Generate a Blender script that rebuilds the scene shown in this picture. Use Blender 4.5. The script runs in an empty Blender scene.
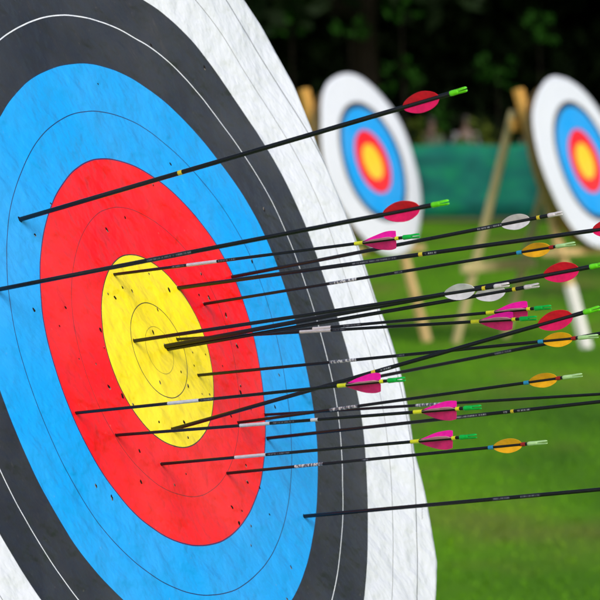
import bpy, math, random
import numpy as np
from mathutils import Vector, Matrix

random.seed(7)
rng = np.random.default_rng(11)
S = bpy.context.scene
COL = S.collection
R = math.radians

# ------------------------------------------------------------------ camera
PITCH = R(2.82)
CAM = Vector((0, 0, 1.576))
FPX = 3600.0                       # focal length in pixels of a 600 px frame
cx = Vector((1, 0, 0)); cy = Vector((0, -math.sin(PITCH), -math.cos(PITCH))); cz = Vector((0, math.cos(PITCH), -math.sin(PITCH)))
cd = bpy.data.cameras.new('camera'); cam = bpy.data.objects.new('camera', cd); COL.objects.link(cam)
cam.location = CAM
cam.rotation_euler = (R(90) - PITCH, 0, 0)
cd.sensor_width = 36; cd.lens = 36 * FPX / 600
cd.clip_start = 0.1; cd.clip_end = 900
cd.dof.use_dof = True; cd.dof.focus_distance = 4.24; cd.dof.aperture_fstop = 15.5; cd.dof.aperture_blades = 9
S.camera = cam

# ------------------------------------------------------------------ helpers
def tag(o, label=None, cat=None, group=None, kind=None):
    if label: o['label'] = label
    if cat: o['category'] = cat
    if group: o['group'] = group
    if kind: o['kind'] = kind
    return o

def empty(name, M=None, loc=None):
    o = bpy.data.objects.new(name, None); COL.objects.link(o)
    o.empty_display_size = 0.05
    if M is not None: o.matrix_world = M
    if loc is not None: o.location = loc
    return o

def mesh(name, verts, faces, mat=None, parent=None, smooth=False, M=None):
    me = bpy.data.meshes.new(name)
    me.from_pydata([tuple(v) for v in verts], [], faces)
    me.update()
    if smooth: me.polygons.foreach_set('use_smooth', [True] * len(me.polygons))
    o = bpy.data.objects.new(name, me); COL.objects.link(o)
    if mat: me.materials.append(mat)
    if parent: o.parent = parent
    if M is not None: o.matrix_world = M
    return o

class MB:
    """collects tubes, bars and lathes"""
    def __init__(s): s.v = []; s.f = []
    def add(s, v, f):
        b = len(s.v); s.v += [tuple(p) for p in v]; s.f += [tuple(i + b for i in q) for q in f]; return s
    def lathe(s, prof, n=20, cap=True):
        v = []; f = []
        for z, r in prof:
            for k in range(n):
                a = 2 * math.pi * k / n; v.append((r * math.cos(a), r * math.sin(a), z))
        for i in range(len(prof) - 1):
            for k in range(n):
                f.append((i*n+k, i*n+(k+1) % n, (i+1)*n+(k+1) % n, (i+1)*n+k))
        if cap: f.append(tuple(range(n))[::-1]); f.append(tuple((len(prof)-1)*n+k for k in range(n)))
        return s.add(v, f)
    def tube(s, pts, rad, n=8):
        pts = [Vector(p) for p in pts]; v = []; f = []
        up = Vector((0.13, 0.31, 0.94))
        for i, p in enumerate(pts):
            d = (pts[min(i+1, len(pts)-1)] - pts[max(i-1, 0)]).normalized()
            a = d.cross(up).normalized(); b = d.cross(a)
            for k in range(n):
                t = 2*math.pi*k/n; v.append(p + (a*math.cos(t) + b*math.sin(t)) * rad[i])
        for i in range(len(pts)-1):
            for k in range(n): f.append((i*n+k, i*n+(k+1) % n, (i+1)*n+(k+1) % n, (i+1)*n+k))
        f.append(tuple(range(n))[::-1]); f.append(tuple((len(pts)-1)*n+k for k in range(n)))
        return s.add(v, f)
    def bar(s, a, b, w, d, side, bev=0.006):
        """bevelled rectangular timber from a to b; w across 'side', d across the other way"""
        a = Vector(a); b = Vector(b); z = (b-a).normalized()
        x = (Vector(side) - z*z.dot(Vector(side))).normalized(); y = z.cross(x)
        hw, hd = w/2, d/2
        sec = [(-hw+bev,-hd),(hw-bev,-hd),(hw,-hd+bev),(hw,hd-bev),(hw-bev,hd),(-hw+bev,hd),(-hw,hd-bev),(-hw,-hd+bev)]
        v = [p + x*u + y*t for p in (a, b) for u, t in sec]
        f = [(k, (k+1) % 8, 8+(k+1) % 8, 8+k) for k in range(8)] + [tuple(range(8))[::-1], tuple(range(8, 16))]
        return s.add(v, f)
    def build(s, name, mat, parent=None, smooth=False): return mesh(name, s.v, s.f, mat, parent, smooth)

# ------------------------------------------------------------------ materials
def pmat(name, col, rough=0.5, spec=0.5, metal=0.0):
    m = bpy.data.materials.new(name); m.use_nodes = True
    b = m.node_tree.nodes['Principled BSDF']
    b.inputs['Base Color'].default_value = (*col, 1); b.inputs['Roughness'].default_value = rough
    b.inputs['Specular IOR Level'].default_value = spec; b.inputs['Metallic'].default_value = metal
    return m
def nodes(m): return m.node_tree.nodes, m.node_tree.links, m.node_tree.nodes['Principled BSDF']
def noise(m, scale, detail=4, coord='Object', rough=0.55, mp=None, rot=None):
    N, L, b = nodes(m)
    tc = N.new('ShaderNodeTexCoord'); n = N.new('ShaderNodeTexNoise')
    n.inputs['Scale'].default_value = scale; n.inputs['Detail'].default_value = detail; n.inputs['Roughness'].default_value = rough
    q = N.new('ShaderNodeMapping'); q0 = N.new('ShaderNodeMapping')
    if mp: q.inputs['Scale'].default_value = mp
    if rot: q0.inputs['Rotation'].default_value = rot
    L.new(tc.outputs[coord], q0.inputs['Vector']); L.new(q0.outputs[0], q.inputs['Vector']); L.new(q.outputs[0], n.inputs['Vector'])
    return n
def ramp(m, src, stops, interp='LINEAR'):
    N, L, b = nodes(m); r = N.new('ShaderNodeValToRGB'); e = r.color_ramp.elements; r.color_ramp.interpolation = interp
    for i, (p, c) in enumerate(stops):
        if i < 2: el = e[i]; el.position = p
        else: el = e.new(p)
        el.color = (*c, 1)
    L.new(src, r.inputs[0]); return r
def bump(m, h, strength, dist, prev=None):
    N, L, b = nodes(m); bp = N.new('ShaderNodeBump'); bp.inputs['Strength'].default_value = strength; bp.inputs['Distance'].default_value = dist
    L.new(h, bp.inputs['Height'])
    if prev: L.new(prev.outputs[0], bp.inputs['Normal'])
    L.new(bp.outputs[0], b.inputs['Normal']); return bp
def mathn(m, op, a, b=None):
    N, L, _ = nodes(m); n = N.new('ShaderNodeMath'); n.operation = op
    for i, x in enumerate((a, b)):
        if x is None: continue
        if isinstance(x, (int, float)): n.inputs[i].default_value = x
        else: L.new(x, n.inputs[i])
    return n.outputs[0]
def mixc(m, fac, a, b, mode='MIX'):
    N, L, _ = nodes(m); n = N.new('ShaderNodeMix'); n.data_type = 'RGBA'; n.blend_type = mode
    for i, x in ((0, fac), (6, a), (7, b)):
        if isinstance(x, (int, float)): n.inputs[i].default_value = x
        elif isinstance(x, tuple): n.inputs[i].default_value = (*x, 1)
        else: L.new(x, n.inputs[i])
    return n.outputs[2]

GOLD = (0.92, 0.74, 0.008); RED = (0.86, 0.002, 0.007); BLUE = (0.001, 0.335, 0.88); BLACK = (0.018, 0.021, 0.031); WHITE = (0.69, 0.74, 0.85)
def paper(name, stops, wrinkle=1.0, rough=0.42):
    m = pmat(name, WHITE, rough, 0.34); N, L, b = nodes(m)
    uv = N.new('ShaderNodeUVMap')
    ln = N.new('ShaderNodeVectorMath'); ln.operation = 'LENGTH'
    sub = N.new('ShaderNodeVectorMath'); sub.operation = 'SUBTRACT'; sub.inputs[1].default_value = (0.5, 0.5, 0)
    L.new(uv.outputs[0], sub.inputs[0])
    # the printed rings wander by about a millimetre where the paper is puckered
    wob = noise(m, 9.0, 2); cen = N.new('ShaderNodeVectorMath'); cen.operation = 'SUBTRACT'; cen.inputs[1].default_value = (.5, .5, .5)
    L.new(wob.outputs['Color'], cen.inputs[0])
    sc = N.new('ShaderNodeVectorMath'); sc.operation = 'SCALE'; sc.inputs['Scale'].default_value = 0.0035; L.new(cen.outputs[0], sc.inputs[0])
    ad = N.new('ShaderNodeVectorMath'); ad.operation = 'ADD'; L.new(sub.outputs[0], ad.inputs[0]); L.new(sc.outputs[0], ad.inputs[1])
    L.new(ad.outputs[0], ln.inputs[0])
    rad = mathn(m, 'MULTIPLY', ln.outputs['Value'], 140.0)      # centimetres from the centre
    zc = stops[0][1]
    for r_, c_ in stops[1:]: zc = mixc(m, mathn(m, 'GREATER_THAN', rad, r_), zc, c_)
    blot = noise(m, 14.0, 5); br = ramp(m, blot.outputs[0], [(0.3, (0.95, 0.95, 0.95)), (0.7, (1, 1, 1))])
    c = mixc(m, 1.0, zc, br.outputs[0], 'MULTIPLY')
    fl = noise(m, 160.0, 2); fr = ramp(m, fl.outputs[0], [(0.70, (0, 0, 0)), (0.78, (1, 1, 1))])
    c = mixc(m, mathn(m, 'MULTIPLY', fr.outputs[0], 0.10), c, (0.45, 0.42, 0.38))    # worn specks in the ink
    sheen_nz = noise(m, 2.8, 4, rough=.6); sheen_rp = ramp(m, sheen_nz.outputs[0], [(0.42, (0, 0, 0)), (0.68, (1, 1, 1))])
    c = mixc(m, mathn(m, 'MULTIPLY', sheen_rp.outputs[0], 0.05), c, (0.62, 0.64, 0.66))     # sheen put into the ink colour as random pale patches
    L.new(c, b.inputs['Base Color'])
    # shallow dimples and diagonal puckers pressed into the paper by the straw behind
    w0 = noise(m, 8.0, 2, mp=(.9, 1.3, 1.0), rot=(0, 0, R(PUCK)), rough=0.5)
    b0 = bump(m, w0.outputs[0], 0.55*wrinkle, 0.022)
    w1 = noise(m, 34.0, 2, mp=(.9, 1.25, 1.0), rot=(0, 0, R(PUCK)), rough=0.45)
    b1 = bump(m, w1.outputs[0], 0.65*wrinkle, 0.0105, b0)
    w2 = noise(m, 70.0, 3, mp=(1.0, 1.5, 1.0), rot=(0, 0, R(PUCK+12)), rough=0.5)
    b2 = bump(m, w2.outputs[0], 0.5*wrinkle, 0.0032, b1)
    big = noise(m, 2.3, 3)
    rr = ramp(m, big.outputs[0], [(0.35, (rough-.08,)*3), (0.65, (rough+.08,)*3)]); L.new(rr.outputs[0], b.inputs['Roughness'])
    return m
PUCK = 35
thin = (0.03, 0.03, 0.02)
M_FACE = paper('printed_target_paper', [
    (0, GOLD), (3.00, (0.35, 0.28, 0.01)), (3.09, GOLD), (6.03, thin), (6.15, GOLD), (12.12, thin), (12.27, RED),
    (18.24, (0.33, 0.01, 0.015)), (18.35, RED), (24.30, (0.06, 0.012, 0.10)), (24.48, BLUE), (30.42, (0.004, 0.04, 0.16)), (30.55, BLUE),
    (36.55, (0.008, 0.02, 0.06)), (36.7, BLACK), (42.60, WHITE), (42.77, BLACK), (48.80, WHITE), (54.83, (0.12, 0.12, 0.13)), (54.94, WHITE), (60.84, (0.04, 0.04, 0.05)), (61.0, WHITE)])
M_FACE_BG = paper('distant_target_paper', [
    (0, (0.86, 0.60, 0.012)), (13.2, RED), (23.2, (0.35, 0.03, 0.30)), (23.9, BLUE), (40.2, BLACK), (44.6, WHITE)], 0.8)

m = M_STRAW = pmat('coiled_straw', (0.42, 0.27, 0.10), 0.85, 0.2)
N, L, b = nodes(m); wv = N.new('ShaderNodeTexWave'); wv.wave_type = 'RINGS'; wv.rings_direction = 'Z'; wv.inputs['Scale'].default_value = 11; wv.inputs['Distortion'].default_value = 1.2
tc = N.new('ShaderNodeTexCoord'); L.new(tc.outputs['Object'], wv.inputs[0]); bp1 = bump(m, wv.outputs[1], 0.7, 0.02)
nz = noise(m, 60, 4); rp = ramp(m, nz.outputs[0], [(0.3, (0.26, 0.16, 0.05)), (0.7, (0.50, 0.34, 0.14))]); L.new(rp.outputs[0], b.inputs['Base Color']); bump(m, nz.outputs[0], 0.5, 0.01, bp1)

def wood(name, c1, c2):
    m = pmat(name, c1, 0.7, 0.3); N, L, b = nodes(m)
    nz = noise(m, 7, 5, mp=(3, 3, 0.35)); rp = ramp(m, nz.outputs[0], [(0.3, c1), (0.7, c2)]); L.new(rp.outputs[0], b.inputs['Base Color'])
    bump(m, nz.outputs[0], 0.3, 0.004); return m
M_WOOD = wood('pale_pine', (0.52, 0.36, 0.15), (0.68, 0.50, 0.25))
M_WOOD2 = wood('weathered_pine', (0.40, 0.34, 0.17), (0.55, 0.47, 0.25))
M_OCHRE = wood('ochre_stained_pine', (0.52, 0.27, 0.05), (0.66, 0.37, 0.09))
M_WPAINT = wood('white_painted_timber', (0.70, 0.70, 0.68), (0.80, 0.80, 0.80))

m = M_CARBON = pmat('black_arrow_shaft', (0.006, 0.007, 0.010), 0.33, 0.45)
nz = noise(m, 300, 2); rp = ramp(m, nz.outputs[0], [(0.3, (0.27,)*3), (0.7, (0.42,)*3)]); nodes(m)[1].new(rp.outputs[0], nodes(m)[2].inputs['Roughness'])
M_HOLE = pmat('torn_hole_dark', (0.012, 0.009, 0.008), 0.95, 0.1)
M_TORN = pmat('torn_paper_edge', (0.22, 0.20, 0.19), 0.9, 0.1)

def plastic(name, col, rough=0.38, trans=0.0):
    m = pmat(name, col, rough, 0.5); N, L, b = nodes(m)
    nz = noise(m, 120, 3); d = tuple(max(0, x*0.82) for x in col)
    rp = ramp(m, nz.outputs[0], [(0.35, d), (0.65, col)]); L.new(rp.outputs[0], b.inputs['Base Color'])
    if trans:
        tr = N.new('ShaderNodeBsdfTranslucent'); L.new(rp.outputs[0], tr.inputs[0])
        mx = N.new('ShaderNodeMixShader'); mx.inputs[0].default_value = trans
        out = N['Material Output']; L.new(b.outputs[0], mx.inputs[1]); L.new(tr.outputs[0], mx.inputs[2]); L.new(mx.outputs[0], out.inputs[0])
    return m
PL = {
 'red_vane': plastic('red_vane_plastic', (0.98, 0.010, 0.045), 0.4, 0.12),
 'red_vane2': plastic('rose_vane_plastic', (0.98, 0.012, 0.16), 0.4, 0.2),
 'pink_vane': plastic('pink_vane_plastic', (0.98, 0.006, 0.42), 0.4, 0.12),
 'coral_vane': plastic('coral_vane_plastic', (1.0, 0.04, 0.34), 0.4, 0.40),
 'pale_vane': plastic('pale_pink_vane_plastic', (1.0, 0.72, 0.76), 0.4, 0.5),
 'white_vane': plastic('white_vane_plastic', (0.82, 0.82, 0.88), 0.4, 0.1),
 'orange_vane': plastic('orange_vane_plastic', (1.0, 0.53, 0.008), 0.4, 0.1),
 'lime': plastic('lime_nock_plastic', (0.18, 0.90, 0.02), 0.22, 0.12),
 'green': plastic('green_nock_plastic', (0.005, 0.55, 0.07), 0.25, 0.12),
 'palegreen': plastic('pale_green_nock_plastic', (0.55, 0.88, 0.42), 0.25, 0.12),
 'whitenock': plastic('white_nock_plastic', (0.80, 0.76, 0.80), 0.25, 0.1),
 'yellow': plastic('yellow_sleeve', (0.78, 0.80, 0.02), 0.4),
 'blue': plastic('blue_sleeve', (0.02, 0.30, 0.60), 0.4),
 'darkred': plastic('dark_red_sleeve', (0.35, 0.012, 0.012), 0.4),
 'whitewrap': plastic('white_wrap', (0.66, 0.66, 0.76), 0.35),
 'mark': plastic('yellow_mark', (0.75, 0.60, 0.03), 0.4),
}
def printed(name, ink, base=(0.01, 0.011, 0.016), scale=95.0, width=None):
    """tiny lettering on a shaft: broken dashes running along it"""
    m = pmat(name, base, 0.35, 0.5); N, L, b = nodes(m)
    nz = noise(m, 1.0, 1, mp=(160, 160, scale*14), rough=0.4); rp = ramp(m, nz.outputs[0], [(0.47, base), (0.53, ink)], 'LINEAR')
    tc = N.new('ShaderNodeTexCoord'); sp = N.new('ShaderNodeSeparateXYZ'); L.new(tc.outputs['Object'], sp.inputs[0])
    line = mathn(m, 'LESS_THAN', mathn(m, 'ABSOLUTE', sp.outputs['Y']), 0.0009 if width is None else width)       # one line of print along the side
    L.new(mixc(m, line, base, rp.outputs[0]), b.inputs['Base Color']); return m
PL['print'] = printed('white_lettering', (0.30, 0.33, 0.38))
PL['greyprint'] = printed('grey_lettering', (0.12, 0.14, 0.18))
PL['greywrap'] = printed('silver_label', (0.55, 0.60, 0.70), (0.10, 0.12, 0.17), 40, 1.0)

# ------------------------------------------------------------------ target geometry
HC = np.array([[-70,-20,-0.03],[-60,-40,0.02],[-60,-20,-0.08],[-60,10,-0.03],[-50,-50,0.03],[-50,-40,0.16],[-50,-30,0.27],[-50,-20,0.18],[-50,-10,0.17],[-50,0,-0.15],[-50,10,-0.21],[-50,20,-0.05],[-40,-50,0.07],[-40,-40,0.35],[-40,-30,0.46],[-40,-10,-0.04],[-40,0,-0.4],[-40,10,-0.42],[-40,20,-0.13],[-40,30,-0.05],[-40,40,-0.02],[-30,-50,0.05],[-30,-40,0.22],[-30,-20,-0.54],[-30,-10,0.21],[-30,0,0.35],[-30,10,-0.14],[-30,20,-0.14],[-30,30,-0.14],[-30,40,-0.1],[-30,50,-0.03],[-20,-30,-0.12],[-20,-20,-0.06],[-20,-10,0.24],[-20,0,-0.1],[-20,10,-0.11],[-20,20,0.07],[-20,30,-0.13],[-20,40,-0.14],[-20,50,-0.06],[-10,-40,-0.07],[-10,-30,-0.07],[-10,-20,0.07],[-10,-10,-0.08],[-10,0,-0.24],[-10,10,0.33],[-10,20,0.31],[-10,30,-0.04],[0,-30,-0.09],[0,-20,-0.12],[0,-10,0.41],[0,0,0.36],[0,10,-0.32],[0,20,-0.37],[0,30,-0.09],[0,40,0.06],[0,50,-0.07],[0,60,-0.04],[10,-50,0.09],[10,-40,0.22],[10,-30,0.17],[10,-20,-0.23],[10,-10,-0.14],[10,0,0.08],[10,10,-0.65],[10,20,-0.08],[10,30,0.23],[10,40,-0.09],[10,50,-0.21],[10,60,-0.07],[20,-60,0.03],[20,-50,0.15],[20,-40,0.13],[20,-20,0.04],[20,-10,-0.3],[20,0,0.23],[20,10,0.25],[20,20,0.24],[20,30,-0.25],[20,40,0.11],[20,50,0.2],[20,60,0.06],[30,-60,0.06],[30,-50,0.31],[30,-40,0.27],[30,-30,-0.26],[30,-20,0.27],[30,-10,-0.15],[30,0,-0.39],[30,10,0.34],[30,20,0.22],[30,30,-0.8],[30,40,0.45],[30,50,0.58],[30,60,0.18],[40,-60,0.05],[40,-50,0.32],[40,-40,0.48],[40,-30,-0.23],[40,-20,-0.17],[40,-10,0.13],[40,0,0.13],[40,10,-0.18],[40,20,0.31],[40,30,-0.13],[40,40,0.23],[40,50,0.47],[40,60,0.29],[50,-50,0.04],[50,-40,0.08],[50,-30,-0.11],[50,-20,-0.03],[50,-10,0.06],[50,0,0.12],[50,10,-0.37],[50,20,0.13],[50,30,-0.04],[50,40,-0.64],[50,50,-0.13],[60,-30,0.13],[60,-20,0.26],[60,-10,0.1],[60,0,-0.29],[60,10,-0.19],[60,20,0.37],[60,30,0.32],[60,40,-0.27],[70,-20,0.21],[70,-10,0.45],[70,0,0.17],[70,10,-0.02],[70,20,0.16]], float)
def bulge(u, v):      # out-of-plane bulge of the paper in cm at (u, v) cm
    u = np.atleast_1d(u)[:, None]; v = np.atleast_1d(v)[:, None]
    return (np.exp(-((u-HC[:, 0])**2 + (v-HC[:, 1])**2)/200.0) * HC[:, 2]).sum(1)
EDGE = [(-180, 64), (-150, 65.5), (-120, 63.0), (-90, 64.5), (-60, 63.2), (-35.2, 65.8), (-30, 66.1), (-26.5, 64.9), (-21.7, 63.4), (-16.7, 61.5), (-12.7, 61.6), (-8.3, 61.9),
        (-4, 62.1), (-.3, 62), (3.8, 61.4), (10.1, 61.5), (15.4, 60.9), (19.9, 60.8), (24.1, 61.2), (27.2, 62.5), (30.3, 63.8), (31.8, 64.7), (35.5, 65.3), (40.1, 66.0), (44.7, 65.5), (70, 63.0), (100, 65), (135, 63.2), (180, 64)]
nw = Vector((0.84492, -0.444705, 0.297232)).normalized()
CEN = Vector((-0.1713606, 4.366196, 1.299751))

def frame(n):
    U = Vector((0, 0, 1)).cross(n).normalized(); V = n.cross(U)
    return U, V
def plane_matrix(c, n):
    U, V = frame(n); M = Matrix((U, V, n)).transposed().to_4x4(); M.translation = c; return M

def make_face(parent, mat, main=True, seed=0, name='target_face'):
    nr, ns = (120, 300) if main else (24, 120)
    ea = np.array(EDGE); th = np.linspace(-180, 180, ns, endpoint=False)
    er = np.interp(th, ea[:, 0], ea[:, 1])
    rg = np.random.default_rng(seed)
    if not main:
        er = (np.interp(th, [-180, -135, -90, -45, 0, 45, 90, 120, 150, 180], [69, 70, 70.5, 66, 62, 63, 66, 67.5, 66, 69]) if seed == 1 else np.interp(th, [-180, -135, -90, -45, 0, 45, 90, 120, 150, 180], [73, 70, 64, 62, 62, 61, 61.5, 66, 71, 73])) + sum(rg.uniform(0.2, 0.5)*np.cos(np.radians(k*th)+rg.uniform(0, 6)) for k in (2, 3, 5, 7))
    V = []; UVc = []
    def lvl(r, w):
        u = r*np.cos(np.radians(th)); v = r*np.sin(np.radians(th))
        h = bulge(u, v) if main else 0.5*np.sin(u/17+seed)*np.cos(v/15+2*seed)
        V.extend(zip(u*.01, v*.01, (h+w)*.01)); UVc.extend(zip(u, v))
    ts = [(i+1)/nr for i in range(nr)]
    for t in ts: lvl(er*t, 0.0)
    h0 = float(bulge(0, 0)[0]) if main else 0
    V.append((0, 0, h0*.01)); UVc.append((0, 0)); c = len(V)-1
    F = [(c, k, (k+1) % ns) for k in range(ns)]
    for i in range(nr-1):
        for k in range(ns):
            F.append((i*ns+k, (i+1)*ns+k, (i+1)*ns+(k+1) % ns, i*ns+(k+1) % ns))
    # underside follows the same bulges: paper and backing thickness
    b0 = len(V); tb = [1.0, .9, .8, .7, .6, .5, .4, .3, .2, .1] if not main else [1-.025*i for i in range(39)]
    for t in tb: lvl(er*t, -0.35)
    for k in range(ns): F.append(((nr-1)*ns+k, b0+k, b0+(k+1) % ns, (nr-1)*ns+(k+1) % ns))
    for i in range(len(tb)-1):
        for k in range(ns): F.append((b0+i*ns+k, b0+(i+1)*ns+k, b0+(i+1)*ns+(k+1) % ns, b0+i*ns+(k+1) % ns))
    o = mesh(name, V, F, mat, parent, True)
    uvl = o.data.uv_layers.new(name='UVMap')
    for lp in o.data.loops:
        a, bb = UVc[lp.vertex_index]; uvl.data[lp.index].uv = (0.5+a/140.0, 0.5+bb/140.0)
    return o

def make_boss(parent):
    mb = MB(); rr = 0.595
    prof = [(-0.145, rr-.03)] + [(-0.14+0.0095*i, rr+0.008*abs(math.sin(i*1.05))) for i in range(13)] + [(-0.012, rr-0.02), (-0.0115, 0.02)]
    mb.lathe(prof, 96); return mb.build('straw_boss', M_STRAW, parent, False)

def make_target(c, n, label, main, seed, mat):
    root = empty('archery_target', plane_matrix(c, n)); tag(root, label, 'archery target', 'archery targets on the field')
    make_boss(root); f = make_face(root, mat, main, seed)
    return root, f

def make_easel(c, n, label, painted, group):
    """four-legged timber easel standing under a target centre c with normal n"""
    nh = Vector((n.x, n.y, 0)).normalized(); Bk = -nh; U = frame(n)[0]; g = Vector((c.x, c.y, 0))
    root = empty('target_easel', Matrix.Translation(g)); tag(root, label, 'easel', group)
    def P(u, bk, z): return U*u + Bk*bk + Vector((0, 0, z))
    def part(name, a, b_, w, d, mat, side): return MB().bar(a, b_, w, d, side).build(name, mat, root)
    for s in (-1, 1):
        foot = P(.42*s, -.215, 0); top = P(.42*s, .325, 1.80) if s < 0 else P(.40*s, .325, 1.80)
        lg = part('front_leg', foot, top, .075, .048, M_WOOD, U)
        lg2 = MB().bar(foot.lerp(top, .80)-nh*0.0, foot.lerp(top, 1.0)+Vector((0,0,.01)), .083, .056, U).build('stained_leg_top', M_OCHRE, lg)
        if painted and s < 0: MB().bar(foot+Vector((0, 0, -.004)), foot.lerp(top, .24), .085, .058, U).build('painted_foot', M_WPAINT, lg)
        rl = part('rear_leg', P(.42*s if s < 0 else .36, .82, 0), P(.40*s, .372, 1.66), .06, .045, M_WOOD2, U)
    part('top_rail', P(-.47, .345, 1.56), P(.47, .345, 1.56), .09, .04, M_OCHRE, (0, 0, 1))
    part('rear_rail', P(-.62, .655, .55), P(.50, .655, .55), .075, .035, M_WOOD2, (0, 0, 1))
    part('target_ledge', P(-.60, -.03, .67), P(.60, -.03, .67), .05, .15, M_WOOD, (0, 0, 1))
    return root

PXM = 25.6
def at_px(px, py, Y):      # point at forward depth Y (m) along the camera axis
    d = cx*((px-300)/FPX) + cy*((py-300)/FPX) + cz; return CAM + d*Y

tgt, face = make_target(CEN, nw, 'large close-up target face filling the left, stuck full of arrows and dotted with holes', True, 0, M_FACE)
make_easel(CEN, nw, 'timber easel hidden behind the large near target', False, 'timber easels under the targets')
nb = Vector((0.825, -0.478, 0.30)).normalized()
c1 = at_px(373, 158.5, PXM); c1.z = 1.30; c2 = at_px(585.5, 158, PXM); c2.z = 1.305
t1, _ = make_target(c1, nb, 'blurred distant target in the middle, its lower left edge behind the near target', False, 1, M_FACE_BG)
t2, _ = make_target(c2, nb, 'blurred distant target at the right, cut off by the edge of the photo', False, 2, M_FACE_BG)
make_easel(c1, nb, 'timber easel under the middle distant target, one plain pale leg showing', False, 'timber easels under the targets')
make_easel(c2, nb, 'timber easel under the right distant target, with a white painted foot', True, 'timber easels under the targets')

# ------------------------------------------------------------------ arrows
Uf, Vf = frame(nw)
def ray(px, py): return (cx*((px-300)/FPX) + cy*((py-300)/FPX) + cz).normalized()
def hit(px, py):
    d = ray(px, py); h = 0.0
    for _ in range(8):
        t = ((CEN + nw*h*.01 - CAM).dot(nw))/d.dot(nw); X = CAM + d*t; q = X-CEN; u, v = q.dot(Uf)*100, q.dot(Vf)*100
        h = float(bulge(u, v)[0])
    return X, u, v
def nock_point(X, px, py):
    d = ray(px, py); w = CAM-X; nd = nw.dot(d)
    t = (nd*w.dot(nw) - w.dot(d))/(1-nd*nd); return CAM + d*t

TYPES = {
 'red':    dict(r=.275, nock=('lime', 2.0, .32), vane=(-7.8, -3.4, 1.05, 'oval'), vm=('red_vane', 'red_vane', 'red_vane2'), face=180, marks=[]),
 'pink':   dict(r=.185, nock=('green', 2.15, .29), vane=(-7.3, -3.1, 1.12, 'shield'), vm=('pale_vane', 'coral_vane', 'pink_vane'), face=0, marks=[(-8.35, -7.3, 'yellow', .05), (-3.1, -2.65, 'yellow', .04)]),
 'white':  dict(r=.215, nock=('whitenock', 1.85, .29), vane=(-8.1, -4.3, .85, 'oval'), vm=('white_vane',)*3, face=180, marks=[(-3.35, -2.95, 'mark', .03)]),
 'orange': dict(r=.19, nock=('palegreen', 2.5, .26), vane=(-6.9, -3.2, .80, 'oval'), vm=('orange_vane',)*3, face=180, marks=[(-7.6, -6.95, 'blue', .05), (-3.35, -2.8, 'darkred', .06)]),
}
G = {'red': 'black arrows with red vanes and lime nocks', 'pink': 'thin black arrows with pink vanes and green nocks', 'white': 'black arrows with white vanes and nocks', 'orange': 'thin black arrows with orange vanes and pale green nocks'}

def vane_mesh(z0, z1, hgt, r, kind):
    n = 22; pr = []
    for i in range(n+1):
        t = i/n
        if kind == 'oval': k = max(0.0, math.sin(math.pi*t**1.25))**0.54
        else: k = math.sin(min(1, t/.80)*math.pi/2)**.95 if t < .80 else 1.0-.12*((t-.80)/.20) if t < .93 else .935*(1-((t-.93)/.07)**2.2*.75)
        pr.append((z0+(z1-z0)*t, max(0.02, k)*hgt))
    v = []; f = []; th = 0.028
    for z, h in pr:
        rip = 0.02*math.sin(z*3)
        v += [(r*.9, -th, z), (r+h, -th*.6+rip, z), (r+h, th*.6+rip, z), (r*.9, th, z)]
    for i in range(n):
        a = 4*i; bq = a+4
        for k in range(4): f.append((a+k, a+(k+1) % 4, bq+(k+1) % 4, bq+k))
    f.append((0, 1, 2, 3)); f.append((4*n+3, 4*n+2, 4*n+1, 4*n))
    return v, f
def nock_mesh(L, ln, rn, rs):
    mb = MB(); b0 = L-ln
    mb.lathe([(b0-.01, rs*1.04), (b0+.10, rn*.96), (b0+ln*.12, rn), (b0+ln*.45, rn*.93), (b0+ln*.52, rn*.80)], 18)
    for s in (-1, 1):          # two prongs with the string slot between them
        v = []; f = []; st = [(b0+ln*.50, .02, .92), (b0+ln*.60, .06, .96), (b0+ln*.80, .09, 1.0), (b0+ln*.93, .10, .98), (L, .16, .80)]
        for z, g, k in st:
            R0 = rn*k
            sec = [(s*g*.55, -R0*.82), (s*g*.55, R0*.82), (s*R0*.60, R0*.74), (s*R0*.98, R0*.3), (s*R0*.98, -R0*.3), (s*R0*.60, -R0*.74)]
            v += [(y_, x_, z) for x_, y_ in sec]
        m_ = 6
        for i in range(len(st)-1):
            for k in range(m_): f.append((i*m_+k, i*m_+(k+1) % m_, (i+1)*m_+(k+1) % m_, (i+1)*m_+k))
        f.append(tuple(range(m_))); f.append(tuple((len(st)-1)*m_+k for k in range(m_))[::-1])
        mb.add(v, f)
    return mb

def scale_v(v, s=.01): return [(a*s, b_*s, c_*s) for a, b_, c_ in v]

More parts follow.
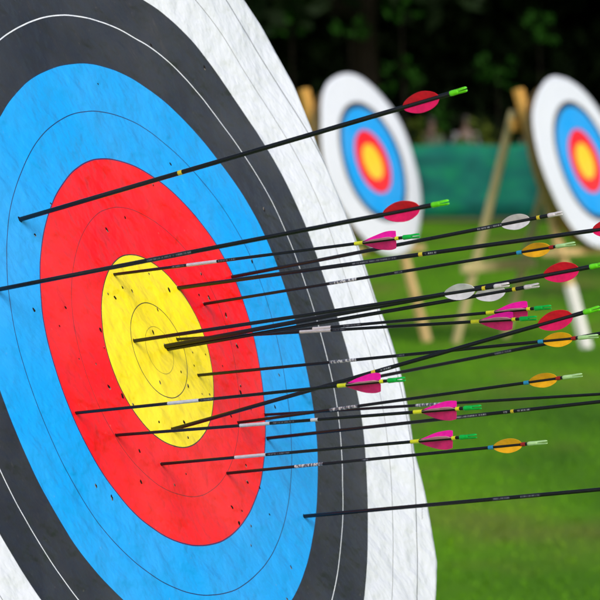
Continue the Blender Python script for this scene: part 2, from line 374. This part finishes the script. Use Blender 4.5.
HOLES = []
def make_arrow(a, b_, kind, label, pix=(), rad=None, roll=0.0):
    T = TYPES[kind]; X, u, v = hit(*a); Nk = nock_point(X, *b_); ax = (Nk-X); L = ax.length*100; ax.normalize()
    tocam = (CAM - X.lerp(Nk, .8)); w = (tocam - ax*tocam.dot(ax)).normalized(); y = ax.cross(w)
    M = Matrix((w, y, ax)).transposed().to_4x4(); M.translation = X
    if kind == 'pink': roll -= 12
    root = empty('arrow', M); tag(root, label, 'arrow', G[kind])
    r = rad*.9 if rad else T['r']
    nk, nl, nr_ = T['nock']
    sh = MB().lathe([(-9.5, .05), (-8.2, r*.9), (-8.0, r), (L-nl-.02, r), (L-nl, r*.95)], 20); 
    def cmb(mb, name, mat, smooth=True):
        o = mesh(name, scale_v(mb.v), mb.f, mat, root, smooth); return o
    so = cmb(sh, 'shaft', M_CARBON)
    k_ = max(nr_, r*1.05)
    no = cmb(nock_mesh(L, nl, k_, r), 'nock', PL[nk], False)
    z0, z1, hg, vk = T['vane']
    for i in range(3):
        vv, ff = vane_mesh(L+z0, L+z1, hg, r, vk)
        an = R(T['face'] + 120*i + roll)
        vv = [(p[0]*math.cos(an)-p[1]*math.sin(an), p[0]*math.sin(an)+p[1]*math.cos(an), p[2]) for p in vv]
        mb = MB().add(vv, ff); cmb(mb, 'vane', PL[T['vm'][i]], False)
    def band(s0, s1, mk, ex):
        rr = r+ex; mb = MB().lathe([(s0, r*.9), (s0+.001, rr), (s1-.001, rr), (s1, r*.9)], 20)
        nm = {'yellow': 'sleeve', 'blue': 'sleeve', 'darkred': 'sleeve', 'mark': 'index_mark', 'whitewrap': 'wrap', 'greywrap': 'wrap'}.get(mk, 'lettering')
        o = cmb(mb, nm, PL[mk], False)
    for s0, s1, mk, ex in T['marks']: band(L+s0, L+s1, mk, ex)
    def s_at(px):       # distance along the shaft where it crosses pixel column px
        k = (px-300)/FPX; q = X-CAM
        return 100*(k*q.dot(cz) - q.dot(cx))/(ax.dot(cx) - k*ax.dot(cz))
    for p0, p1, mk in pix: band(s_at(p0), s_at(p1), mk, .012 if mk not in ('whitewrap',) else .018)
    HOLES.append((a[0], a[1], 1.35*r/.25))
    return root

ARROWS = [
 ((20, 219.5), (466.5, 89), 'red', 'red vaned arrow highest of all, crossing the middle distant target', [(178.5, 182.5, 'mark')], None, 0),
 ((-4, 290), (448.5, 202), 'red', 'red vaned arrow with its tip off the left edge and nock before the net', [(148, 192, 'greyprint')], .28, 4),
 ((114, 274.5), (419.5, 235.5), 'pink', 'topmost pink vaned arrow, entering the top of the yellow ring', [(172, 185, 'greyprint'), (187, 217, 'whitewrap'), (219, 236, 'greyprint')], None, 0),
 ((232, 277), (562, 213), 'white', 'white vaned arrow highest of the three white ones, near the right target', [(478, 502, 'print')], .26, 0),
 ((178, 288), (655, 222), 'red', 'arrow with red vane cut off at the right edge below the right distant target', [(353, 397, 'greyprint'), (419, 423, 'mark'), (426, 437, 'print')], .28, -4),
 ((204, 304), (575, 243.5), 'orange', 'topmost orange vaned arrow, before the legs of the right easel', [(330, 357, 'greywrap'), (395, 403, 'greyprint')], None, 3),
 ((165, 346.3), (606, 264), 'red', 'red vaned arrow just below the topmost orange one, leaving the yellow centre', [], .30, 0),
 ((134, 341), (509, 284.5), 'white', 'left one of two overlapping white vaned arrows, tip left of the bullseye', [], .25, 0),
 ((167.5, 349.3), (539, 285), 'white', 'right one of two overlapping white vaned arrows, nock reaching farther right', [], .25, 0),
 ((195, 339.7), (551, 307), 'pink', 'upper one of two overlapping pink vaned arrows, below the white vanes', [(313, 331, 'whitewrap'), (344, 361, 'greyprint')], None, 2),
 ((177, 339.3), (536.5, 318), 'pink', 'lower one of two overlapping pink vaned arrows, beside the lower red vane', [(300, 331, 'whitewrap'), (333, 346, 'greyprint')], None, -3),
 ((172, 429.5), (599.5, 308), 'red', 'steepest arrow, red vaned, rising from the bottom of the yellow ring', [(372, 376, 'mark'), (381, 392, 'print')], .27, 0),
 ((198, 375.3), (598, 336), 'orange', 'orange vaned arrow second from the top, tip in the yellow ring near the red', [(330, 357, 'greywrap'), (397, 405, 'greyprint')], None, -3),
 ((238, 422.7), (582, 375), 'orange', 'orange vaned arrow third from the top, alone on plain grass', [(330, 358, 'greywrap')], None, 0),
 ((76, 413), (405, 379), 'pink', 'pink vaned arrow whose vane lies over the white and black rings', [(168, 199, 'whitewrap'), (201, 214, 'greyprint')], None, 3),
 ((116, 435.2), (481, 407), 'pink', 'fourth pink vaned arrow down, vane on grass just right of the near target edge', [(240, 270, 'whitewrap'), (273, 295, 'greyprint'), (311, 318, 'whitewrap')], None, 0),
 ((161, 464), (476.5, 436), 'pink', 'lowest pink vaned arrow, tip in the lower red ring', [(235, 266, 'whitewrap'), (268, 290, 'greyprint')], None, -2),
 ((227, 473.3), (547, 442), 'orange', 'lowest orange vaned arrow, tip in the lower right of the red ring', [(295, 323, 'greywrap'), (362, 370, 'greyprint')], None, 0),
 ((265, 414.8), (690, 388.6), 'pink', 'thin arrow with a silver label, running off the right edge, upper of the low two', [(416, 447, 'greywrap')], .2, 0),
 ((267, 438.3), (690, 391.8), 'white', 'arrow with white lettering and yellow mark, second lowest one leaving at the right edge', [(457, 487, 'print'), (504, 508, 'print'), (511, 514, 'mark'), (518, 531, 'print')], .24, 0),
 ((304, 516.3), (690, 481.3), 'red', 'lowest arrow of all, tip at the edge of the blue and black rings', [(493, 510, 'greyprint'), (521, 541, 'greyprint')], .27, 0),
 ((300, 391.8), (690, 315.8), 'white', 'arrow leaving at the right edge just behind the second orange vane', [(495, 512, 'greyprint')], .24, 0),
]
for q in ARROWS: make_arrow(*q[:4], pix=q[4], rad=q[5], roll=q[6])

# ------------------------------------------------------------------ holes left by earlier arrows
PIX = [(51,204),(35,235),(125,217.5),(107,230),(122.5,287.5),(132,291),(115,297.5),(149,274),(108,294),(98,84),(204.5,67.5),(151,45),(170.5,164),(264,209.5),(278,259),(252,261),(201,274),(153,185),(199,295),(209,298),(169,290),
(157.5,309.5),(226,315.5),(192.5,352.5),(205.5,354.5),(194,365.5),(181,372),(188,386),(160,382.5),(209.5,394.5),(202,394),(237,346),(222.5,366),(240.5,386),(240.5,392.5),(159,422),(184,422),(188,437.5),(279,375),(275,407),(153,332),(251,409),(231,416),
(34,310),(65.5,307.5),(59.5,326),(100.5,330),(104,347.5),(122.5,396),(133,404.5),(96,364),(109,387),(79,359),(96,486),(112,498),(141,482),(139.5,451),(246,465.5),(247.5,482),(259.5,487.5),(186,474),(174.5,485),(232,507),(242,511),(239,523),(251,526),(251,545.5),(269.5,514.5),(291,567.5),(287,599)]
def make_hole(px, py, size):
    X, u, v = hit(px, py); h = float(bulge(u, v)[0]); n = 11
    a0 = random.uniform(0, 6.28); s = size; el = random.uniform(1.2, 2.1)
    def ringv(k, w):
        out = []
        for i in range(n):
            a = 2*math.pi*i/n; rr = k*s*random.uniform(.75, 1.2)
            x_, y_ = rr*math.cos(a)/math.sqrt(el), rr*math.sin(a)*math.sqrt(el)
            c_, s_ = math.cos(a0*.12), math.sin(a0*.12)
            uu, vv = u + x_*c_-y_*s_, v + x_*s_+y_*c_
            out.append((uu*.01, vv*.01, (float(bulge(uu, vv)[0]) + w)*.01))
        return out
    V = ringv(.20, .012) + ringv(.13, .045) + ringv(.06, .03); F = []
    for j in range(2):
        for i in range(n): F.append((j*n+i, j*n+(i+1) % n, (j+1)*n+(i+1) % n, (j+1)*n+i))
    F.append(tuple(2*n+i for i in range(n)))
    o = mesh('arrow_hole', V, F, M_HOLE, face)
    if random.random() < .6:
        o.data.materials.append(M_TORN)
        k0 = random.randint(0, 6)
        for p in list(o.data.polygons)[k0:k0+4]: p.material_index = 1
for q in PIX: make_hole(q[0], q[1], random.choice((.6, .75, .9, 1.0, 1.2, 1.4)))
for q in HOLES:
    if q[0] > 0: make_hole(*q)
# the tiny printed line of text near the edge
mb = MB()
for i in range(9):
    X, u, v = hit(422 + (i % 2)*.3, 508+i*1.35); w_ = random.uniform(.10, .22)
    z = (float(bulge(u, v)[0])+.012)*.01
    mb.add([((u-w_)*.01, (v-.045)*.01, z), ((u+w_)*.01, (v-.045)*.01, z), ((u+w_)*.01, (v+.045)*.01, z), ((u-w_)*.01, (v+.045)*.01, z)], [(0, 1, 2, 3)])
mb.build('printed_text', pmat('small_print_ink', (0.30, 0.31, 0.36), .6), face)

# ------------------------------------------------------------------ ground
m = M_GRASS = pmat('mown_grass', (0.05, 0.17, 0.006), 0.9, 0.15); N, L, b = nodes(m)
def grass_colour(m, hi=1.0):
    N, L, b = nodes(m); g = N.new('ShaderNodeNewGeometry')
    def nz(scale, mp, det=3):
        q = N.new('ShaderNodeMapping'); q.inputs['Scale'].default_value = mp; n = N.new('ShaderNodeTexNoise'); n.inputs['Scale'].default_value = scale; n.inputs['Detail'].default_value = det
        L.new(g.outputs['Position'], q.inputs[0]); L.new(q.outputs[0], n.inputs[0]); return n.outputs[0]
    base = ramp(m, nz(0.55, (1, .35, 1)), [(0.30, (0.036*hi, 0.125*hi, 0.001)), (0.50, (0.105*hi, 0.29*hi, 0.001)), (0.70, (0.17*hi, 0.38*hi, 0.001))])
    dry = ramp(m, nz(0.9, (1, .45, 1), 4), [(0.50, (0, 0, 0)), (0.70, (1, 1, 1))])
    c = mixc(m, mathn(m, 'MULTIPLY', dry.outputs[0], 0.70), base.outputs[0], (0.17, 0.16, 0.035))
    fine = ramp(m, nz(22, (1, 1, 1), 5), [(0.3, (.85, .85, .85)), (0.7, (1.06, 1.06, 1.06))])
    c = mixc(m, 1.0, c, fine.outputs[0], 'MULTIPLY'); L.new(c, b.inputs['Base Color'])
grass_colour(m); nz_ = noise(m, 40, 4); bump(m, nz_.outputs[0], .3, .03)
nx_, ny_ = 60, 90; V = []; F = []
for j in range(ny_+1):
    for i in range(nx_+1):
        x_ = -160+320*i/nx_; y_ = -30+330*j/ny_
        V.append((x_, y_, 0.0 if y_ < 80 else 0.02*(y_-80)*(1+.2*math.sin(x_*.1))))
for j in range(ny_):
    for i in range(nx_): a = j*(nx_+1)+i; F.append((a, a+1, a+nx_+2, a+nx_+1))
tag(mesh('ground', V, F, M_GRASS, None, True), 'mown green lawn with a few dry patches', 'lawn', None, 'structure')

m = M_BLADE = pmat('grass_blades', (0.05, 0.17, 0.006), 0.75, 0.2); grass_colour(m, 1.05)
n = 90000; yy = 6 + 34*rng.random(n)**1.25; xx = (rng.random(n)-.42)*2*(yy*.13+2.2)
hh = rng.uniform(.012, .028, n); an = rng.uniform(0, 6.283, n); wd = rng.uniform(.003, .007, n); ln = rng.normal(0, .015, (n, 2))
P0 = np.stack([xx-wd*np.cos(an), yy-wd*np.sin(an), np.full(n, -.002)], 1); P1 = np.stack([xx+wd*np.cos(an), yy+wd*np.sin(an), np.full(n, -.002)], 1); P2 = np.stack([xx+ln[:, 0], yy+ln[:, 1], hh], 1)
def tri_mesh(name, pts, per, mat):
    me = bpy.data.meshes.new(name); nv = len(pts); me.vertices.add(nv); me.vertices.foreach_set('co', pts.astype(np.float32).ravel())
    nf = nv//per; me.loops.add(nv); me.loops.foreach_set('vertex_index', np.arange(nv, dtype=np.int32))
    me.polygons.add(nf); me.polygons.foreach_set('loop_start', np.arange(0, nv, per, dtype=np.int32)); me.polygons.foreach_set('loop_total', np.full(nf, per, dtype=np.int32))
    me.update(calc_edges=True); me.validate(); me.materials.append(mat); return me
go = bpy.data.objects.new('grass', tri_mesh('grass', np.stack([P0, P1, P2], 1).reshape(-1, 3), 3, M_BLADE)); COL.objects.link(go)
tag(go, 'short blades of grass covering the lawn', 'grass', None, 'stuff')

# ------------------------------------------------------------------ green net fence
m = M_NET = pmat('green_windbreak_net', (0.003, 0.26, 0.20), 0.8, 0.2)
nz_ = noise(m, 1.4, 4, mp=(1, 1, 1.6)); rp = ramp(m, nz_.outputs[0], [(0.33, (0.001, 0.055, 0.055)), (0.5, (0.002, 0.11, 0.095)), (0.68, (0.005, 0.19, 0.095))]); nodes(m)[1].new(rp.outputs[0], nodes(m)[2].inputs[0])
fy = 57.0; froot = empty('net_fence', loc=(0, fy, 0)); tag(froot, 'long green netting fence standing along the far edge of the lawn', 'fence')
V = []; F = []; x0, x1 = -14.0, 26.0; nxs = 400
for j, z in enumerate((.08, .35, .65, .95, 1.25)):
    for i in range(nxs+1):
        x_ = x0+(x1-x0)*i/nxs
        V.append((x_, .05*math.sin(x_*2.3+z)*(.4+z*.2)+.02*math.sin(x_*9), z + (.035*math.sin(x_*math.pi/1.25)**2*(-1) if j == 4 else 0)))
for j in range(4):
    for i in range(nxs): a = j*(nxs+1)+i; F.append((a, a+1, a+nxs+2, a+nxs+1))
no = mesh('net', V, F, M_NET, froot, True); sm = no.modifiers.new('thick', 'SOLIDIFY'); sm.thickness = .012
M_POST = wood('dark_fence_post', (0.05, 0.05, 0.03), (0.09, 0.08, 0.05))
for i in range(17):
    mb = MB().lathe([(-.1, .04), (1.30, .038), (1.33, .02)], 10); p = mb.build('post', M_POST, froot, True); p.location = (x0+.01+2.5*i, .11, 0)
V = []; F = []
mb = MB()
for i in range(16): mb.tube([(x0+2.5*i, .02, .05), (x0+2.5*i+1.25, .0, .03), (x0+2.5*i+2.5, .02, .05)], [.03]*3, 6)
mb.build('bottom_roll', M_POST, froot, True)

# ------------------------------------------------------------------ trees, hedge
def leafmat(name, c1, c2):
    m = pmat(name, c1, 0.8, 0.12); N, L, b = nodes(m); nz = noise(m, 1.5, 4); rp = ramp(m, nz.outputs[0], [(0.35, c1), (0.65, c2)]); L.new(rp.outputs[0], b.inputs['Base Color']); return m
M_LEAF = leafmat('shaded_wood_leaves', (0.005, 0.012, 0.004), (0.009, 0.022, 0.006))  # deep shade of the wood is put into this leaf colour
M_LEAF2 = leafmat('sun_dapple_leaves', (0.006, 0.030, 0.002), (0.012, 0.065, 0.003))  # sun dapple put into the leaf colour of the added saplings
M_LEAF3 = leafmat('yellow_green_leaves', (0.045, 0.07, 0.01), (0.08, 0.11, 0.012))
m = M_BARK = pmat('dark_bark', (0.035, 0.028, 0.02), 0.95, 0.1); nz_ = noise(m, 6, 5, mp=(3, 3, .5)); rp = ramp(m, nz_.outputs[0], [(0.3, (0.006, 0.005, 0.004)), (0.7, (0.018, 0.015, 0.011))]); nodes(m)[1].new(rp.outputs[0], nodes(m)[2].inputs[0]); bump(m, nz_.outputs[0], .8, .05)
def leaves(name, clumps, per, size, spread, mat, seed):
    rg = np.random.default_rng(seed); P = []
    for (c, rc) in clumps:
        d = rg.normal(0, 1, (per, 3)); d /= np.linalg.norm(d, axis=1)[:, None]; d *= (rg.random(per)**.45)[:, None]*rc; c0 = np.array(c)+d*np.array([1, 1, .75])
        a = rg.normal(0, 1, (per, 3)); a /= np.linalg.norm(a, axis=1)[:, None]; b_ = np.cross(a, rg.normal(0, 1, (per, 3))); b_ /= np.linalg.norm(b_, axis=1)[:, None]
        s = (size*rg.uniform(.6, 1.3, per))[:, None]; P.append(np.stack([c0-a*s, c0-b_*s*.55, c0+a*s, c0+b_*s*.55], 1))
    return tri_mesh(name, np.concatenate(P).reshape(-1, 3), 4, mat)
def tree_variant(seed, H, base, rad):
    rg = random.Random(seed); mb = MB(); pts = [(0, 0, -.2)]; x_ = y_ = 0
    for i in range(1, 8): x_ += rg.uniform(-.12, .12); y_ += rg.uniform(-.12, .12); pts.append((x_, y_, H*.8*i/7))
    mb.tube(pts, [.42, .30, .27, .24, .2, .15, .1, .05], 12)
    cl = []
    for k in range(11):
        i = rg.randint(2, 6); p = Vector(pts[i]); a = rg.uniform(0, 6.28); ln_ = rad*rg.uniform(.5, .95)
        q = p + Vector((math.cos(a)*ln_, math.sin(a)*ln_, rg.uniform(.2, 2.0))); mid = p.lerp(q, .5)+Vector((0, 0, rg.uniform(0, .5)))
        mb.tube([p, mid, q], [.12, .07, .02], 7)
        cl.append((tuple(q), rg.uniform(1.2, 2.0)))
    for k in range(46):
        a = rg.uniform(0, 6.28); t = rg.random(); rr = rad*math.sqrt(rg.random())*(1-.45*t); cl.append(((math.cos(a)*rr, math.sin(a)*rr, base+(H-base)*t), rg.uniform(1.2, 2.1)))
    tm = bpy.data.meshes.new('trunk'); tm.from_pydata(mb.v, [], mb.f); tm.polygons.foreach_set('use_smooth', [True]*len(tm.polygons)); tm.materials.append(M_BARK)
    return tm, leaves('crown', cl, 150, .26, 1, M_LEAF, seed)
front = [tree_variant(s, 15, 4.2, 5.2) for s in (3, 4)]
back = [tree_variant(s, 14, 1.0, 5.0) for s in (5, 6, 8)]
tl = ['tall dark tree at the edge of the wood behind the net fence', 'dark tree deep in the wood behind the net fence']
def put_tree(var, x, y, rz, sc, lab, gr):
    r_ = empty('tree', Matrix.LocRotScale(Vector((x, y, 0 if y < 80 else .02*(y-80))), Matrix.Rotation(rz, 3, 'Z'), Vector((sc, sc, sc)))); tag(r_, lab, 'tree', gr)
    for nm, me in (('trunk', var[0]), ('crown', var[1])):
        o = bpy.data.objects.new(nm, me); COL.objects.link(o); o.parent = r_
i = 0
for x in (-19, -12, -5.0, 1.2, 7.2, 13.5, 21): put_tree(front[i % 2], x, 66 + (i*37 % 5)*.7, i*1.3, 1.0, tl[0], 'trees at the edge of the wood'); i += 1
for row, y in enumerate((76, 86)):
    for x in range(-24, 30, 6): put_tree(back[i % 3], x+row*3+random.uniform(-1, 1), y+random.uniform(-1.5, 1.5), i*2.1, random.uniform(.95, 1.15), tl[1], 'trees deep in the wood'); i += 1
# dense undergrowth below the trees
cl = [((random.uniform(-20, 26), random.uniform(69, 73), random.uniform(.2, 3.6)), random.uniform(.9, 1.5)) for _ in range(520)]
cl += [((random.uniform(-20, 26), random.uniform(75, 79), random.uniform(2.5, 7.0)), random.uniform(1.1, 1.7)) for _ in range(330)]
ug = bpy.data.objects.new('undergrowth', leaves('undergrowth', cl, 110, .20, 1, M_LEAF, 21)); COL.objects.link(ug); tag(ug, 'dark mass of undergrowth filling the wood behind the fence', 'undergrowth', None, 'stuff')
# leafy shoots: bushes, and added saplings whose bright leaf colour stands for sun dapple
def shoot(px, py, Y, w, mat, label, gr):
    c = at_px(px, py, Y); root = empty('sapling', loc=(c.x, c.y, 0)); tag(root, label, 'sapling', gr)
    mb = MB(); z = c.z; mb.tube([(0, 0, -.1), (.05, .04, z*.5), (0, 0, z)], [.035, .022, .008], 6)
    cl_ = [((0, 0, 0), w)]
    mb.build('stem', M_BARK, root, True)
    for k in range(9): cl_.append(((random.uniform(-w, w)*2.6, random.uniform(-.4, .4), random.uniform(-w, w)*2.0), w*random.uniform(.4, 1.1)))
    o = bpy.data.objects.new('foliage', leaves('foliage', cl_, 11, .075, 1, mat, int(px))); COL.objects.link(o); o.parent = root; o.location = (0, 0, z)
for px, py, w, lab in ((404, 73, .15, 'added sapling, leaves coloured as the brightest sun dapple, above the middle target'), (350, 33, .13, 'added sapling with small leaves coloured as sun dapple, above the middle distant target'), (291, 16, .15, 'added sapling for a sun dapple just right of the near target top'), (401, 8, .13, 'tall added sapling for a sun dapple at the top of the photo'), (497, 72, .13, 'added sapling for a sun dapple left of the right distant target'), (539, 28, .11, 'added sapling for a sun dapple above the right distant target'), (438, 112, .13, 'low added sapling for a sun dapple just above the net fence')):
    shoot(px, py, 63.5, w, M_LEAF2, lab, 'added saplings standing in for sun dapples on the dark wood')
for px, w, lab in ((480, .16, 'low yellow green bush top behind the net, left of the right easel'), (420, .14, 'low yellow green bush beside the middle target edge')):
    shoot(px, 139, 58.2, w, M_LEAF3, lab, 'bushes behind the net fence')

# ------------------------------------------------------------------ two people behind the fence
M_SKIN = pmat('skin', (0.10, 0.06, 0.045), 0.55); M_HAIR = pmat('dark_hair', (0.02, 0.015, 0.012), 0.6)
M_LILAC = pmat('pale_lilac_shirt', (0.20, 0.20, 0.26), 0.85); M_OLIVE = pmat('olive_jacket', (0.10, 0.13, 0.09), 0.85); M_TROU = pmat('dark_trousers', (0.03, 0.03, 0.045), 0.85)
def person(px, Y, H, shirt, label, turn):
    c = at_px(px, 140, Y); root = empty('person', Matrix.Translation((c.x, c.y, 0)) @ Matrix.Rotation(turn, 4, 'Z')); tag(root, label, 'person', 'people behind the net fence')
    k = H/1.75
    def skin(name, vs, es, rad, mat, lv=2):
        me = bpy.data.meshes.new(name); me.from_pydata([tuple(Vector(v)*k) for v in vs], es, []); o = bpy.data.objects.new(name, me); COL.objects.link(o); o.parent = root; me.materials.append(mat)
        md = o.modifiers.new('s', 'SKIN'); 
        for i, r_ in enumerate(rad): o.data.skin_vertices[0].data[i].radius = (r_[0]*k, r_[1]*k)
        o.data.skin_vertices[0].data[0].use_root = True
        o.modifiers.new('ss', 'SUBSURF').render_levels = lv; o.modifiers['ss'].levels = lv; md.use_smooth_shade = True; return o
    V = [(0, 0, .93), (0, 0, 1.08), (0, 0, 1.28), (0, 0, 1.42), (0, 0, 1.50), (0, -.01, 1.60), (0, -.01, 1.70)]
    E = [(0, 1), (1, 2), (2, 3), (3, 4), (4, 5), (5, 6)]; Rr = [(.15, .11), (.14, .10), (.17, .115), (.13, .09), (.055, .055), (.078, .095), (.06, .075)]
    for s in (-1, 1):
        b0 = len(V); V += [(s*.19, 0, 1.40), (s*.24, .02, 1.12), (s*.22, -.08, .88), (s*.21, -.11, .80), (s*.09, 0, .86), (s*.10, 0, .48), (s*.11, .02, .09), (s*.12, -.12, .04)]
        E += [(3, b0), (b0, b0+1), (b0+1, b0+2), (b0+2, b0+3), (0, b0+4), (b0+4, b0+5), (b0+5, b0+6), (b0+6, b0+7)]
        Rr += [(.06, .06), (.045, .045), (.032, .032), (.035, .02), (.085, .085), (.06, .06), (.042, .042), (.04, .03)]
    skin('body', V, E, Rr, M_SKIN)
    Vs = [(0, 0, .90), (0, 0, 1.08), (0, 0, 1.28), (0, 0, 1.42)]; Es = [(0, 1), (1, 2), (2, 3)]; Rs = [(.165, .125), (.155, .115), (.185, .13), (.14, .10)]
    for s in (-1, 1):
        b0 = len(Vs); Vs += [(s*.19, 0, 1.405), (s*.24, .02, 1.13), (s*.225, -.06, .93)]; Es += [(3, b0), (b0, b0+1), (b0+1, b0+2)]; Rs += [(.072, .072), (.056, .056), (.045, .045)]
    skin('shirt', Vs, Es, Rs, shirt)
    Vt = [(0, 0, .92)]; Et = []; Rt = [(.155, .12)]
    for s in (-1, 1):
        b0 = len(Vt); Vt += [(s*.09, 0, .84), (s*.10, 0, .48), (s*.11, .02, .11)]; Et += [(0, b0), (b0, b0+1), (b0+1, b0+2)]; Rt += [(.095, .095), (.07, .07), (.055, .055)]
    skin('trousers', Vt, Et, Rt, M_TROU)
    skin('hair', [(0, .02, 1.62), (0, .015, 1.70), (0, -.01, 1.74)], [(0, 1), (1, 2)], [(.08, .085), (.086, .09), (.055, .07)], M_HAIR)
person(465.5, 61.6, 1.70, M_LILAC, 'person in a pale lilac shirt standing behind the net fence', R(190))
person(431, 62.0, 1.68, M_OLIVE, 'person in an olive jacket standing behind the net, beside the middle target', R(150))

# ------------------------------------------------------------------ light
SD = Vector((0.45, -0.70, 0.47)).normalized()
el = math.asin(SD.z); azr = math.atan2(SD.x, SD.y)
w = bpy.data.worlds.new('World'); S.world = w; w.use_nodes = True; WN = w.node_tree.nodes; bg = WN['Background']
sky = WN.new('ShaderNodeTexSky'); sky.sky_type = 'NISHITA'; sky.sun_disc = False; sky.sun_elevation = el; sky.sun_rotation = azr; sky.dust_density = 3.0; sky.air_density = 1.0
w.node_tree.links.new(sky.outputs[0], bg.inputs[0]); bg.inputs[1].default_value = 0.10
ld = bpy.data.lights.new('sun', 'SUN'); ld.energy = 1.5; ld.angle = R(20); ld.color = (1, .975, .94)
lo = bpy.data.objects.new('sun', ld); COL.objects.link(lo); lo.rotation_euler = SD.to_track_quat('Z', 'Y').to_euler()
S.render.engine = 'CYCLES'
S.view_settings.view_transform = 'Standard'; S.view_settings.look = 'None'; S.view_settings.gamma = 1.0; S.view_settings.use_curve_mapping = False
S.view_settings.exposure = 0.40
S.render.resolution_x = S.render.resolution_y = 1024
